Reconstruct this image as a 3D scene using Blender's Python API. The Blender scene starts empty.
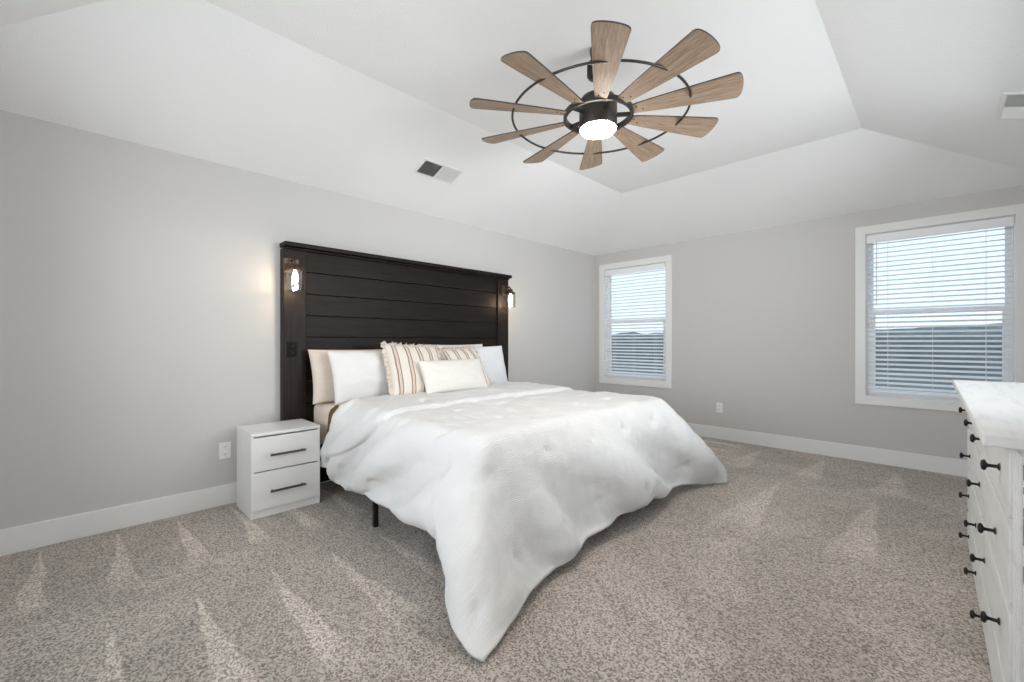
import bpy, bmesh, math, random
import numpy as np
from mathutils import Vector, Matrix

random.seed(4)
SC = bpy.context.scene
COL = SC.collection
R = math.radians

# ------------------------------------------------------------------ camera
cam_d = bpy.data.cameras.new('camera')
cam_d.sensor_width = 36.0
cam_d.lens = 430.0 / 1024.0 * 36.0
cam_d.clip_start = 0.05
cam_d.clip_end = 500
cam = bpy.data.objects.new('camera', cam_d)
COL.objects.link(cam)
cam.location = (3.643, 0.0, 1.175)
cam.rotation_euler = (R(90), 0, R(44.87))
SC.camera = cam

# ------------------------------------------------------------------ world
W = bpy.data.worlds.new('sky')
SC.world = W
W.use_nodes = True
wn = W.node_tree
wn.nodes.clear()
w_out = wn.nodes.new('ShaderNodeOutputWorld')
w_bg = wn.nodes.new('ShaderNodeBackground')
w_tc = wn.nodes.new('ShaderNodeTexCoord')
w_sep = wn.nodes.new('ShaderNodeSeparateXYZ')
w_rmp = wn.nodes.new('ShaderNodeValToRGB')
w_rmp.color_ramp.elements[0].position = 0.0
w_rmp.color_ramp.elements[0].color = (0.80, 0.90, 0.98, 1)
w_rmp.color_ramp.elements[1].position = 0.5
w_rmp.color_ramp.elements[1].color = (0.62, 0.82, 1.0, 1)
wn.links.new(w_tc.outputs['Generated'], w_sep.inputs[0])
wn.links.new(w_sep.outputs['Z'], w_rmp.inputs[0])
wn.links.new(w_rmp.outputs[0], w_bg.inputs[0])
w_bg.inputs[1].default_value = 1.2
wn.links.new(w_bg.outputs[0], w_out.inputs[0])

# ------------------------------------------------------------------ view
SC.view_settings.view_transform = 'Standard'
SC.view_settings.look = 'None'
SC.view_settings.gamma = 1.0
SC.view_settings.exposure = 0.12
SC.view_settings.use_curve_mapping = False
SC.render.engine = 'CYCLES'
SC.cycles.max_bounces = 14
SC.cycles.diffuse_bounces = 8
SC.cycles.glossy_bounces = 4
SC.cycles.transparent_max_bounces = 16
SC.cycles.sample_clamp_indirect = 6.0
SC.cycles.caustics_reflective = False
SC.cycles.caustics_refractive = False
SC.cycles.use_denoising = True

FAN_LENS = 120.0      # radiance of the fan's frosted lens
SCONCE_W = 2.1       # watts of each headboard bulb
ADDED_LAMP_W = 62.0     # watts of each bulb added in the unseen next room
REAR_FILL_W = 260.0       # fill lamp shining in through the added rear window

# added fill lamp, unseen, outside a made-up window behind the camera
dl = bpy.data.lights.new('rear_fill_lamp', 'AREA'); dl.shape = 'RECTANGLE'; dl.size = 4.0; dl.size_y = 2.6
dl.energy = REAR_FILL_W; dl.color = (.97, .985, 1.0)
dlo = bpy.data.objects.new('rear_fill_lamp', dl); COL.objects.link(dlo)
dlo.location = (2.0, -3.0, 1.1); dlo.rotation_euler = (R(95), 0, 0)

# second added lamp, out of view, filling the room through the side window
SIDE_FILL_W = 225.0
d2 = bpy.data.lights.new('side_fill_lamp', 'AREA'); d2.shape = 'RECTANGLE'; d2.size = 2.4; d2.size_y = 1.8
d2.energy = SIDE_FILL_W; d2.color = (.98, .985, 1.0)
d2o = bpy.data.objects.new('side_fill_lamp', d2); COL.objects.link(d2o)
d2o.location = (5.8, 2.9, 1.35); d2o.rotation_euler = (R(90), 0, R(90))

# ------------------------------------------------------------------ materials
def newmat(name):
    m = bpy.data.materials.new(name)
    m.use_nodes = True
    nt = m.node_tree
    return m, nt, nt.nodes['Principled BSDF']

def N(nt, t, **kw):
    n = nt.nodes.new(t)
    for k, v in kw.items():
        setattr(n, k, v)
    return n

def mat(name, col, rough=0.5, metal=0.0, noise=0.0, nscale=20.0, bump=0.0, bscale=80.0, spec=None, coord='Object'):
    m, nt, p = newmat(name)
    p.inputs['Base Color'].default_value = (*col, 1)
    p.inputs['Roughness'].default_value = rough
    p.inputs['Metallic'].default_value = metal
    if spec is not None:
        p.inputs['Specular IOR Level'].default_value = spec
    tc = N(nt, 'ShaderNodeTexCoord')
    if noise > 0:
        nz = N(nt, 'ShaderNodeTexNoise')
        nz.inputs['Scale'].default_value = nscale
        nz.inputs['Detail'].default_value = 4
        nt.links.new(tc.outputs[coord], nz.inputs['Vector'])
        mx = N(nt, 'ShaderNodeMix', data_type='RGBA')
        mx.inputs[6].default_value = (*[c * (1 - noise) for c in col], 1)
        mx.inputs[7].default_value = (*[min(1, c * (1 + noise)) for c in col], 1)
        nt.links.new(nz.outputs[0], mx.inputs[0])
        nt.links.new(mx.outputs[2], p.inputs['Base Color'])
    if bump > 0:
        nb = N(nt, 'ShaderNodeTexNoise')
        nb.inputs['Scale'].default_value = bscale
        nb.inputs['Detail'].default_value = 3
        nt.links.new(tc.outputs[coord], nb.inputs['Vector'])
        b = N(nt, 'ShaderNodeBump')
        b.inputs['Strength'].default_value = bump
        b.inputs['Distance'].default_value = 0.01
        nt.links.new(nb.outputs[0], b.inputs['Height'])
        nt.links.new(b.outputs[0], p.inputs['Normal'])
    return m

def emis(name, col, s):
    m, nt, p = newmat(name)
    p.inputs['Base Color'].default_value = (*col, 1)
    p.inputs['Emission Color'].default_value = (*col, 1)
    p.inputs['Emission Strength'].default_value = s
    return m

def glassmat(name, tint=(1, 1, 1), gloss=0.08, rough=0.02):
    m = bpy.data.materials.new(name)
    m.use_nodes = True
    nt = m.node_tree
    nt.nodes.clear()
    o = N(nt, 'ShaderNodeOutputMaterial')
    t = N(nt, 'ShaderNodeBsdfTransparent')
    t.inputs[0].default_value = (*tint, 1)
    g = N(nt, 'ShaderNodeBsdfGlossy')
    g.inputs['Roughness'].default_value = rough
    lw = N(nt, 'ShaderNodeLayerWeight')
    lw.inputs[0].default_value = 0.25
    mp = N(nt, 'ShaderNodeMath', operation='MULTIPLY_ADD')
    mp.inputs[1].default_value = gloss * 2
    mp.inputs[2].default_value = gloss * 0.3
    nt.links.new(lw.outputs['Fresnel'], mp.inputs[0])
    x = N(nt, 'ShaderNodeMixShader')
    nt.links.new(mp.outputs[0], x.inputs[0])
    nt.links.new(t.outputs[0], x.inputs[1])
    nt.links.new(g.outputs[0], x.inputs[2])
    nt.links.new(x.outputs[0], o.inputs[0])
    return m

def woodmat(name, c1, c2, rough, scale=(1, 1, 1), fine=1.0, bump=0.15, spec=0.5):
    """grain stretched along the object's X axis unless scale says otherwise"""
    m, nt, p = newmat(name)
    tc = N(nt, 'ShaderNodeTexCoord')
    mp = N(nt, 'ShaderNodeMapping')
    mp.inputs['Scale'].default_value = scale
    nt.links.new(tc.outputs['Object'], mp.inputs[0])
    nz = N(nt, 'ShaderNodeTexNoise')
    nz.inputs['Scale'].default_value = 6 * fine
    nz.inputs['Detail'].default_value = 8
    nz.inputs['Roughness'].default_value = 0.65
    nt.links.new(mp.outputs[0], nz.inputs['Vector'])
    r = N(nt, 'ShaderNodeValToRGB')
    r.color_ramp.elements[0].position = 0.32
    r.color_ramp.elements[0].color = (*c1, 1)
    r.color_ramp.elements[1].position = 0.68
    r.color_ramp.elements[1].color = (*c2, 1)
    nt.links.new(nz.outputs[0], r.inputs[0])
    nt.links.new(r.outputs[0], p.inputs['Base Color'])
    b = N(nt, 'ShaderNodeBump')
    b.inputs['Strength'].default_value = bump
    b.inputs['Distance'].default_value = 0.004
    nt.links.new(nz.outputs[0], b.inputs['Height'])
    nt.links.new(b.outputs[0], p.inputs['Normal'])
    p.inputs['Roughness'].default_value = rough
    p.inputs['Specular IOR Level'].default_value = spec
    return m

M = {}
M['wall'] = mat('wall_paint', (0.58, 0.568, 0.55), 0.75, bump=0.12, bscale=160, spec=0.3)
M['ceiling'] = mat('ceiling_paint', (0.87, 0.87, 0.86), 0.8, bump=0.25, bscale=90, spec=0.2)
M['trim'] = mat('trim_paint', (0.80, 0.80, 0.785), 0.4, bump=0.03, bscale=30)
M['white'] = mat('white_laminate', (0.80, 0.80, 0.79), 0.3, bump=0.02, bscale=20)
M['vinyl'] = mat('white_vinyl', (0.86, 0.87, 0.88), 0.35, bump=0.02, bscale=20)
M['slat'] = mat('blind_slat', (0.88, 0.89, 0.90), 0.4, bump=0.02, bscale=20)
M['glass'] = glassmat('window_glass', (0.97, 0.985, 1.0), 0.003)
M['jar'] = glassmat('clear_glass', (0.97, 0.97, 0.96), 0.25, 0.05)
M['black'] = mat('black_metal', (0.02, 0.019, 0.018), 0.4, 0.6, bump=0.05, bscale=60)
M['bronze'] = mat('oil_rubbed_bronze', (0.055, 0.048, 0.042), 0.42, 0.7, noise=0.3, nscale=30)
M['handle'] = mat('pewter_handle', (0.13, 0.115, 0.10), 0.35, 0.8, bump=0.04, bscale=80)
M['plate'] = mat('white_outlet_plastic', (0.84, 0.84, 0.82), 0.35, bump=0.01)
M['slot'] = mat('outlet_slot', (0.05, 0.05, 0.05), 0.6, bump=0.02)
M['darkplate'] = mat('brown_outlet_plastic', (0.007, 0.0055, 0.005), 0.6, spec=.15, bump=0.02)
M['vent_w'] = mat('white_register_enamel', (0.80, 0.80, 0.78), 0.45, bump=0.02)
M['vent_d'] = mat('register_cavity', (0.10, 0.10, 0.09), 0.7, bump=0.1)
M['linen'] = mat('cream_linen', (0.66, 0.58, 0.51), 0.9, noise=0.08, nscale=60, bump=0.3, bscale=260, spec=0.1)
M['sheet'] = mat('cream_sheet', (0.70, 0.62, 0.55), 0.9, noise=0.04, nscale=12, bump=0.15, bscale=120, spec=0.1)
M['cotton'] = mat('white_cotton', (0.755, 0.75, 0.74), 0.9, noise=0.02, nscale=8, bump=0.3, bscale=35, spec=0.1)
M['cotton_cool'] = mat('pale_grey_cotton', (0.73, 0.74, 0.765), 0.9, noise=0.02, nscale=8, bump=0.3, bscale=35, spec=0.1)
M['lumbar'] = mat('ivory_cotton', (0.75, 0.735, 0.695), 0.9, noise=0.03, nscale=30, bump=0.35, bscale=120, spec=0.1)
M['brown'] = mat('brown_fleece', (0.17, 0.105, 0.055), 0.95, noise=0.25, nscale=40, bump=0.5, bscale=200, spec=0.1)
M['mattress'] = mat('mattress_ticking', (0.70, 0.69, 0.67), 0.9, bump=0.2, bscale=60)
M['bulb'] = emis('glowing_bulb', (1.0, 0.82, 0.60), 30)
M['lens'] = emis('frosted_lens_glow', (1.0, 0.93, 0.84), FAN_LENS)
M['globe'] = mat('opal_globe', (0.9, 0.9, 0.88), 0.3, bump=0.01)
M['headboard'] = woodmat('espresso_stained_pine', (0.006, 0.0045, 0.0038), (0.018, 0.0125, 0.010), 0.45, (6, .7, 9), 1.0, 0.35, spec=.15)
M['headboard_v'] = woodmat('espresso_stained_stile', (0.010, 0.007, 0.006), (0.026, 0.018, 0.0145), 0.45, (6, 9, .7), 1.0, 0.3, spec=.15)
M['blade'] = woodmat('weathered_oak_blade', (0.17, 0.11, 0.074), (0.42, 0.31, 0.22), 0.5, (1.0, 14, 14), 1.8, 0.15)
M['blade_edge'] = mat('blade_dark_edge', (0.05, 0.04, 0.035), 0.5, bump=0.05)

# whitewashed dresser paint with rubbed spots
def distressed():
    m, nt, p = newmat('distressed_white_paint')
    tc = N(nt, 'ShaderNodeTexCoord')
    mp = N(nt, 'ShaderNodeMapping'); mp.inputs['Scale'].default_value = (9, 1.2, 5)
    nt.links.new(tc.outputs['Object'], mp.inputs[0])
    nz = N(nt, 'ShaderNodeTexNoise'); nz.inputs['Scale'].default_value = 4; nz.inputs['Detail'].default_value = 8
    nt.links.new(mp.outputs[0], nz.inputs['Vector'])
    r = N(nt, 'ShaderNodeValToRGB')
    e = r.color_ramp.elements
    e[0].position = 0.25; e[0].color = (0.66, 0.64, 0.615, 1)
    e[1].position = 0.48; e[1].color = (0.76, 0.75, 0.73, 1)
    nt.links.new(nz.outputs[0], r.inputs[0])
    nt.links.new(r.outputs[0], p.inputs['Base Color'])
    p.inputs['Roughness'].default_value = 0.5
    b = N(nt, 'ShaderNodeBump'); b.inputs['Strength'].default_value = 0.12; b.inputs['Distance'].default_value = 0.004
    nt.links.new(nz.outputs[0], b.inputs['Height']); nt.links.new(b.outputs[0], p.inputs['Normal'])
    return m
M['dresser'] = distressed()
M['rub'] = mat('rubbed_brown_edge', (0.36, 0.30, 0.24), 0.6, noise=0.3, nscale=40)

def carpetmat():
    m, nt, p = newmat('cut_pile_carpet')
    L = nt.links
    tc = N(nt, 'ShaderNodeTexCoord')
    def mth(op, a, b=None, c=None):
        n = N(nt, 'ShaderNodeMath', operation=op)
        for i, v in enumerate((a, b, c)):
            if v is None: continue
            if isinstance(v, (int, float)): n.inputs[i].default_value = v
            else: L.new(v, n.inputs[i])
        return n.outputs[0]
    n1 = N(nt, 'ShaderNodeTexNoise'); n1.inputs['Scale'].default_value = 125; n1.inputs['Detail'].default_value = 2; n1.inputs['Roughness'].default_value = 0.6
    n2 = N(nt, 'ShaderNodeTexVoronoi'); n2.inputs['Scale'].default_value = 150
    n3 = N(nt, 'ShaderNodeTexNoise'); n3.inputs['Scale'].default_value = 1.3; n3.inputs['Detail'].default_value = 3; n3.inputs['Distortion'].default_value = 1.2
    for n in (n1, n2, n3):
        L.new(tc.outputs['Object'], n.inputs['Vector'])
    r = N(nt, 'ShaderNodeValToRGB')
    e = r.color_ramp.elements
    e[0].position = 0.38; e[0].color = (0.24, 0.205, 0.178, 1)
    e[1].position = 0.60; e[1].color = (0.64, 0.575, 0.515, 1)
    x = e.new(0.47); x.color = (0.425, 0.377, 0.333, 1)
    vs_ = N(nt, 'ShaderNodeSeparateXYZ'); L.new(n2.outputs['Color'], vs_.inputs[0])
    tuft = mth('MULTIPLY_ADD', vs_.outputs['X'], 0.32, mth('MULTIPLY_ADD', n1.outputs[0], 0.55, 0.065))
    L.new(tuft, r.inputs[0])
    # vacuum strokes: wedges of pile brushed the other way, apex towards the wall
    sep = N(nt, 'ShaderNodeSeparateXYZ'); L.new(tc.outputs['Object'], sep.inputs[0])
    X, Y = sep.outputs['X'], sep.outputs['Y']
    wob = N(nt, 'ShaderNodeTexNoise'); wob.inputs['Scale'].default_value = 2.2; wob.inputs['Detail'].default_value = 2
    L.new(tc.outputs['Object'], wob.inputs['Vector'])
    wo = mth('MULTIPLY_ADD', wob.outputs[0], 0.09, -0.045)
    Xw = mth('ADD', X, wo); Yw = mth('ADD', Y, wo)
    def wedges(A, B, b0, blen, period, phase, k):
        """along A repeated; grows with B from b0 over blen"""
        t = mth('DIVIDE', mth('SUBTRACT', B, b0), blen)
        inside = mth('MULTIPLY', mth('GREATER_THAN', t, 0.0), mth('LESS_THAN', t, 1.0))
        f = mth('ABSOLUTE', mth('SUBTRACT', mth('FRACT', mth('DIVIDE', mth('ADD', A, phase), period)), 0.5))
        w = mth('MULTIPLY_ADD', t, k, 0.01)
        s = N(nt, 'ShaderNodeMapRange', interpolation_type='SMOOTHSTEP')
        L.new(mth('SUBTRACT', w, f), s.inputs[0]); s.inputs[1].default_value = -0.02; s.inputs[2].default_value = 0.03
        fade = N(nt, 'ShaderNodeMapRange', interpolation_type='SMOOTHSTEP'); L.new(t, fade.inputs[0]); fade.inputs[1].default_value = 1.0; fade.inputs[2].default_value = 0.72
        return mth('MULTIPLY', mth('MULTIPLY', s.outputs[0], fade.outputs[0]), inside)
    wA = wedges(Yw, Xw, 0.08, 0.87, 0.30, 3.296, 0.20)
    wB = wedges(Yw, Xw, 1.20, 0.95, 0.30, 3.071, 0.24)
    wC = wedges(Xw, mth('MULTIPLY', Yw, -1.0), -5.15, 0.9, 0.55, 0.2, 0.24)
    wD = wedges(Xw, mth('MULTIPLY', Yw, -1.0), -4.1, 1.3, 0.6, 0.0, 0.22)
    nap = mth('MAXIMUM', mth('MAXIMUM', wA, wB), mth('MULTIPLY', mth('MAXIMUM', wC, wD), 0.75))
    patch = N(nt, 'ShaderNodeMapRange', interpolation_type='SMOOTHSTEP'); L.new(n3.outputs[0], patch.inputs[0]); patch.inputs[1].default_value = 0.40; patch.inputs[2].default_value = 0.62
    fac = mth('MULTIPLY_ADD', nap, 0.34, mth('MULTIPLY_ADD', patch.outputs[0], 0.16, 0.88))
    mx = N(nt, 'ShaderNodeVectorMath', operation='SCALE')
    L.new(r.outputs[0], mx.inputs[0]); L.new(fac, mx.inputs['Scale'])
    L.new(mx.outputs[0], p.inputs['Base Color'])
    p.inputs['Roughness'].default_value = 1.0
    p.inputs['Specular IOR Level'].default_value = 0.05
    p.inputs['Sheen Weight'].default_value = 0.15
    b = N(nt, 'ShaderNodeBump'); b.inputs['Strength'].default_value = 0.45; b.inputs['Distance'].default_value = 0.010
    L.new(tuft, b.inputs['Height'])
    L.new(b.outputs[0], p.inputs['Normal'])
    return m
M['carpet'] = carpetmat()

def comfortermat():
    m, nt, p = newmat('crinkled_white_comforter')
    L = nt.links
    uv = N(nt, 'ShaderNodeUVMap'); uv.uv_map = 'cloth'
    mp = N(nt, 'ShaderNodeMapping'); mp.inputs['Scale'].default_value = (1, 1, 1)
    L.new(uv.outputs[0], mp.inputs[0])
    w = N(nt, 'ShaderNodeTexWave', wave_type='BANDS', bands_direction='X')
    w.inputs['Scale'].default_value = 34; w.inputs['Distortion'].default_value = 3.5
    w.inputs['Detail'].default_value = 2; w.inputs['Detail Scale'].default_value = 1.2
    L.new(mp.outputs[0], w.inputs['Vector'])
    nz = N(nt, 'ShaderNodeTexNoise'); nz.inputs['Scale'].default_value = 7; nz.inputs['Detail'].default_value = 5
    L.new(mp.outputs[0], nz.inputs['Vector'])
    ad = N(nt, 'ShaderNodeMath', operation='MULTIPLY_ADD'); ad.inputs[1].default_value = 2.2
    L.new(nz.outputs[0], ad.inputs[0]); L.new(w.outputs[0], ad.inputs[2])
    b = N(nt, 'ShaderNodeBump'); b.inputs['Strength'].default_value = 0.35; b.inputs['Distance'].default_value = 0.006
    L.new(ad.outputs[0], b.inputs['Height']); L.new(b.outputs[0], p.inputs['Normal'])
    p.inputs['Base Color'].default_value = (0.75, 0.75, 0.74, 1)
    p.inputs['Roughness'].default_value = 0.85
    p.inputs['Specular IOR Level'].default_value = 0.15
    return m
M['comforter'] = comfortermat()

def stripemat():
    m, nt, p = newmat('brown_striped_linen')
    L = nt.links
    tc = N(nt, 'ShaderNodeTexCoord'); sep = N(nt, 'ShaderNodeSeparateXYZ')
    L.new(tc.outputs['Object'], sep.inputs[0])
    def mth(op, a, b=None):
        n = N(nt, 'ShaderNodeMath', operation=op)
        L.new(a, n.inputs[0])
        if b is not None:
            if isinstance(b, (int, float)): n.inputs[1].default_value = b
            else: L.new(b, n.inputs[1])
        return n.outputs[0]
    f = mth('FRACT', mth('ADD', mth('DIVIDE', sep.outputs['X'], 0.105), 10.28))
    r = N(nt, 'ShaderNodeValToRGB'); r.color_ramp.interpolation = 'CONSTANT'
    e = r.color_ramp.elements
    cream = (0.74, 0.69, 0.62, 1); brn = (0.30, 0.20, 0.145, 1); tan = (0.50, 0.39, 0.31, 1)
    e[0].position = 0.0; e[0].color = cream
    e[1].position = 0.36; e[1].color = brn
    for pos, c in ((0.47, cream), (0.53, tan), (0.58, cream), (0.63, brn), (0.72, cream)):
        k = e.new(pos); k.color = c
    L.new(f, r.inputs[0]); L.new(r.outputs[0], p.inputs['Base Color'])
    p.inputs['Roughness'].default_value = 0.95; p.inputs['Specular IOR Level'].default_value = 0.1
    nz = N(nt, 'ShaderNodeTexNoise'); nz.inputs['Scale'].default_value = 220
    L.new(tc.outputs['Object'], nz.inputs['Vector'])
    b = N(nt, 'ShaderNodeBump'); b.inputs['Strength'].default_value = 0.3; b.inputs['Distance'].default_value = 0.004
    L.new(nz.outputs[0], b.inputs['Height']); L.new(b.outputs[0], p.inputs['Normal'])
    return m
M['stripe'] = stripemat()

# ------------------------------------------------------------------ helpers
def link(name, bm, m, parent=None, smooth=False, loc=None):
    me = bpy.data.meshes.new(name)
    bmesh.ops.recalc_face_normals(bm, faces=bm.faces)
    bm.to_mesh(me); bm.free()
    if smooth:
        for p in me.polygons: p.use_smooth = True
    for mm in (m if isinstance(m, (list, tuple)) else [m]):
        me.materials.append(mm)
    o = bpy.data.objects.new(name, me)
    COL.objects.link(o)
    if parent is not None: o.parent = parent
    if loc is not None: o.location = loc
    return o

def thing(name, label, cat, loc=(0, 0, 0), rot=(0, 0, 0), group=None):
    o = bpy.data.objects.new(name, None)
    COL.objects.link(o)
    o.location = loc; o.rotation_euler = rot
    o.empty_display_size = 0.1
    return tag(o, label, cat, group)

def tag(o, label, cat, group=None):
    o['label'] = label; o['category'] = cat
    if group: o['group'] = group
    return o

def struct(o, label=None):
    o['kind'] = 'structure'
    if label: o['label'] = label
    return o

def box(bm, x0, x1, y0, y1, z0, z1, bev=0.0, mi=0):
    r = bmesh.ops.create_cube(bm, size=1.0)
    vs = r['verts']
    for v in vs:
        v.co = Vector((x0 + (v.co.x + .5) * (x1 - x0), y0 + (v.co.y + .5) * (y1 - y0), z0 + (v.co.z + .5) * (z1 - z0)))
    fs = set(f for v in vs for f in v.link_faces)
    for f in fs: f.material_index = mi
    if bev > 0:
        es = list(set(e for v in vs for e in v.link_edges))
        bmesh.ops.bevel(bm, geom=es, offset=bev, segments=2, affect='EDGES', profile=0.6)
    return bm

def BX(*a, **k):
    return box(bmesh.new(), *a, **k)

def cyl(bm, p0, p1, r0, r1=None, n=24, caps=True):
    p0 = Vector(p0); p1 = Vector(p1)
    if r1 is None: r1 = r0
    d = p1 - p0
    r = bmesh.ops.create_cone(bm, cap_ends=caps, segments=n, radius1=r0, radius2=r1, depth=d.length)
    q = d.to_track_quat('Z', 'Y').to_matrix().to_4x4()
    bmesh.ops.transform(bm, matrix=Matrix.Translation((p0 + p1) / 2) @ q, verts=r['verts'])
    return bm

def lathe(bm, prof, n=40, c=(0, 0, 0), closed=False):
    """prof: list of (r, z) spun round z"""
    rings = []
    for r, z in prof:
        if r < 1e-6:
            rings.append([bm.verts.new((c[0], c[1], c[2] + z))])
        else:
            rings.append([bm.verts.new((c[0] + r * math.cos(2 * math.pi * k / n), c[1] + r * math.sin(2 * math.pi * k / n), c[2] + z)) for k in range(n)])
    pairs = list(zip(rings[:-1], rings[1:]))
    if closed: pairs.append((rings[-1], rings[0]))
    for a, b in pairs:
        for k in range(n):
            k2 = (k + 1) % n
            if len(a) == 1 and len(b) == 1: continue
            if len(a) == 1: bm.faces.new((a[0], b[k], b[k2]))
            elif len(b) == 1: bm.faces.new((a[k], a[k2], b[0]))
            else: bm.faces.new((a[k], a[k2], b[k2], b[k]))
    return bm

def torus(bm, Rr, r, n=96, m=10, c=(0, 0, 0), flat=1.0):
    prof = [(Rr + r * math.cos(2 * math.pi * k / m), flat * r * math.sin(2 * math.pi * k / m)) for k in range(m)]
    return lathe(bm, prof, n, c, closed=True)

def tube(bm, pts, r, n=10):
    pts = [Vector(p) for p in pts]
    prev = None
    for i, p in enumerate(pts):
        t = (pts[min(i + 1, len(pts) - 1)] - pts[max(i - 1, 0)]).normalized()
        up = Vector((0, 0, 1)) if abs(t.z) < .9 else Vector((0, 1, 0))
        a = t.cross(up).normalized(); b = a.cross(t).normalized()
        ring = [bm.verts.new(p + r * (a * math.cos(2 * math.pi * k / n) + b * math.sin(2 * math.pi * k / n))) for k in range(n)]
        if prev:
            for k in range(n):
                bm.faces.new((prev[k], prev[(k + 1) % n], ring[(k + 1) % n], ring[k]))
        else:
            bm.faces.new(ring[::-1])
        prev = ring
    bm.faces.new(prev)
    return bm

def bevmod(o, w=0.003, seg=2):
    md = o.modifiers.new('bevel', 'BEVEL'); md.width = w; md.segments = seg; md.limit_method = 'ANGLE'
    return o

def dup(o, parent=None):
    c = o.copy(); COL.objects.link(c)
    if parent is not None:
        c.parent = parent
    for ch in list(o.children):
        dup(ch, c)
    return c

# ------------------------------------------------------------------ the room
XW, YB, YF = 4.31, 5.404, -0.807      # right wall, window wall, wall behind the camera
H = 2.44
TX0, TX1, TY0, TY1, TZ = 1.10, 3.21, 0.293, 4.304, 2.836
T = 0.12

bm = BX(-T, XW + T, YF - T, YB + T, -0.15, 0.0)
struct(link('floor', bm, M['carpet']))

# vaulted tray ceiling: four slopes rising to a flat
bm = bmesh.new()
o_ = [(-T, YF - T, H - T * .36), (XW + T, YF - T, H - T * .36), (XW + T, YB + T, H - T * .36), (-T, YB + T, H - T * .36)]
i_ = [(TX0, TY0, TZ), (TX1, TY0, TZ), (TX1, TY1, TZ), (TX0, TY1, TZ)]
o_ = [(0, YF, H), (XW, YF, H), (XW, YB, H), (0, YB, H)]
vo = [bm.verts.new(p) for p in o_]; vi = [bm.verts.new(p) for p in i_]
for k in range(4):
    bm.faces.new((vo[k], vo[(k + 1) % 4], vi[(k + 1) % 4], vi[k]))
bm.faces.new(vi)
vu = [bm.verts.new((p[0] + (T if p[0] > 1 else -T), p[1] + (T if p[1] > 1 else -T), 3.0)) for p in o_]
vl = [bm.verts.new((p[0] + (T if p[0] > 1 else -T), p[1] + (T if p[1] > 1 else -T), H)) for p in o_]
for k in range(4):
    k2 = (k + 1) % 4
    bm.faces.new((vu[k], vu[k2], vl[k2], vl[k])); bm.faces.new((vl[k], vl[k2], vo[k2], vo[k]))
bm.faces.new(vu)
struct(link('ceiling', bm, M['ceiling']))

struct(link('wall_left', BX(-T, 0, YF - T, YB + T, 0, H), M['wall']))

# window wall with two openings
WINS = [(0.17, 1.105, 'left'), (3.13, 4.08, 'right')]
WZ0, WZ1 = 0.64, 2.21
bm = bmesh.new()
xs = [-0.0, WINS[0][0], WINS[0][1], WINS[1][0], WINS[1][1], XW + T]
for a, b in ((xs[0], xs[1]), (xs[2], xs[3]), (xs[4], xs[5])):
    box(bm, a, b, YB, YB + T, 0, H)
for a, b in ((xs[1], xs[2]), (xs[3], xs[4])):
    box(bm, a, b, YB, YB + T, 0, WZ0); box(bm, a, b, YB, YB + T, WZ1, H)
struct(link('wall_back', bm, M['wall']))

# unseen right wall; its doorway and window are added to let light in
DY0, DY1, DZ = -0.675, 0.12, 2.03
bm = bmesh.new()
SY0, SY1, SZ0, SZ1 = 2.0, 3.8, 1.10, 2.15
box(bm, XW, XW + T, DY1, SY0, 0, H); box(bm, XW, XW + T, SY1, YB, 0, H); box(bm, XW, XW + T, YF - T, DY0, 0, H)
box(bm, XW, XW + T, SY0, SY1, 0, SZ0); box(bm, XW, XW + T, SY0, SY1, SZ1, H); box(bm, XW, XW + T, DY0, DY1, DZ, H)
struct(link('wall_right', bm, M['wall']))
bm = bmesh.new()
RX0, RX1, RZ0, RZ1 = .9, 3.1, .70, 2.15
box(bm, 0, RX0, YF - T, YF, 0, H); box(bm, RX1, XW, YF - T, YF, 0, H)
box(bm, RX0, RX1, YF - T, YF, 0, RZ0); box(bm, RX0, RX1, YF - T, YF, RZ1, H)
struct(link('wall_front', bm, M['wall']))
bm = bmesh.new()
box(bm, RX0 - .08, RX0, YF, YF + .018, RZ0 - .08, RZ1 + .08); box(bm, RX1, RX1 + .08, YF, YF + .018, RZ0 - .08, RZ1 + .08)
box(bm, RX0, RX1, YF, YF + .018, RZ1, RZ1 + .08); box(bm, RX0, RX1, YF, YF + .018, RZ0 - .08, RZ0)
w3 = struct(link('window_3', bm, M['trim']))  # made-up window, added so the rear fill lamp can reach the room
bm = bmesh.new()
for xx in (RX0, (RX0 + RX1) / 2 - .03, RX1 - .05): box(bm, xx, xx + .05, YF - .10, YF - .06, RZ0, RZ1)
box(bm, RX0, RX1, YF - .10, YF - .06, RZ0, RZ0 + .05); box(bm, RX0, RX1, YF - .10, YF - .06, RZ1 - .05, RZ1)
link('window_frame', bm, M['vinyl'], w3)
link('pane', BX(RX0 + .05, RX1 - .05, YF - .082, YF - .078, RZ0 + .05, RZ1 - .05), M['glass'], w3)
bm = bmesh.new()
box(bm, XW - .018, XW, SY0 - .08, SY0, SZ0 - .08, SZ1 + .08); box(bm, XW - .018, XW, SY1, SY1 + .08, SZ0 - .08, SZ1 + .08)
box(bm, XW - .018, XW, SY0, SY1, SZ1, SZ1 + .08); box(bm, XW - .018, XW, SY0, SY1, SZ0 - .08, SZ0)
w4 = struct(link('window_4', bm, M['trim']))  # window added above the dresser to admit the side fill lamp
bm = bmesh.new()
for yy in (SY0, (SY0 + SY1) / 2 - .02, SY1 - .045): box(bm, XW + .06, XW + .10, yy, yy + .045, SZ0, SZ1)
box(bm, XW + .06, XW + .10, SY0, SY1, SZ0, SZ0 + .045); box(bm, XW + .06, XW + .10, SY0, SY1, SZ1 - .045, SZ1)
link('window_frame', bm, M['vinyl'], w4)
link('pane', BX(XW + .078, XW + .082, SY0 + .045, SY1 - .045, SZ0 + .045, SZ1 - .045), M['glass'], w4)
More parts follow.
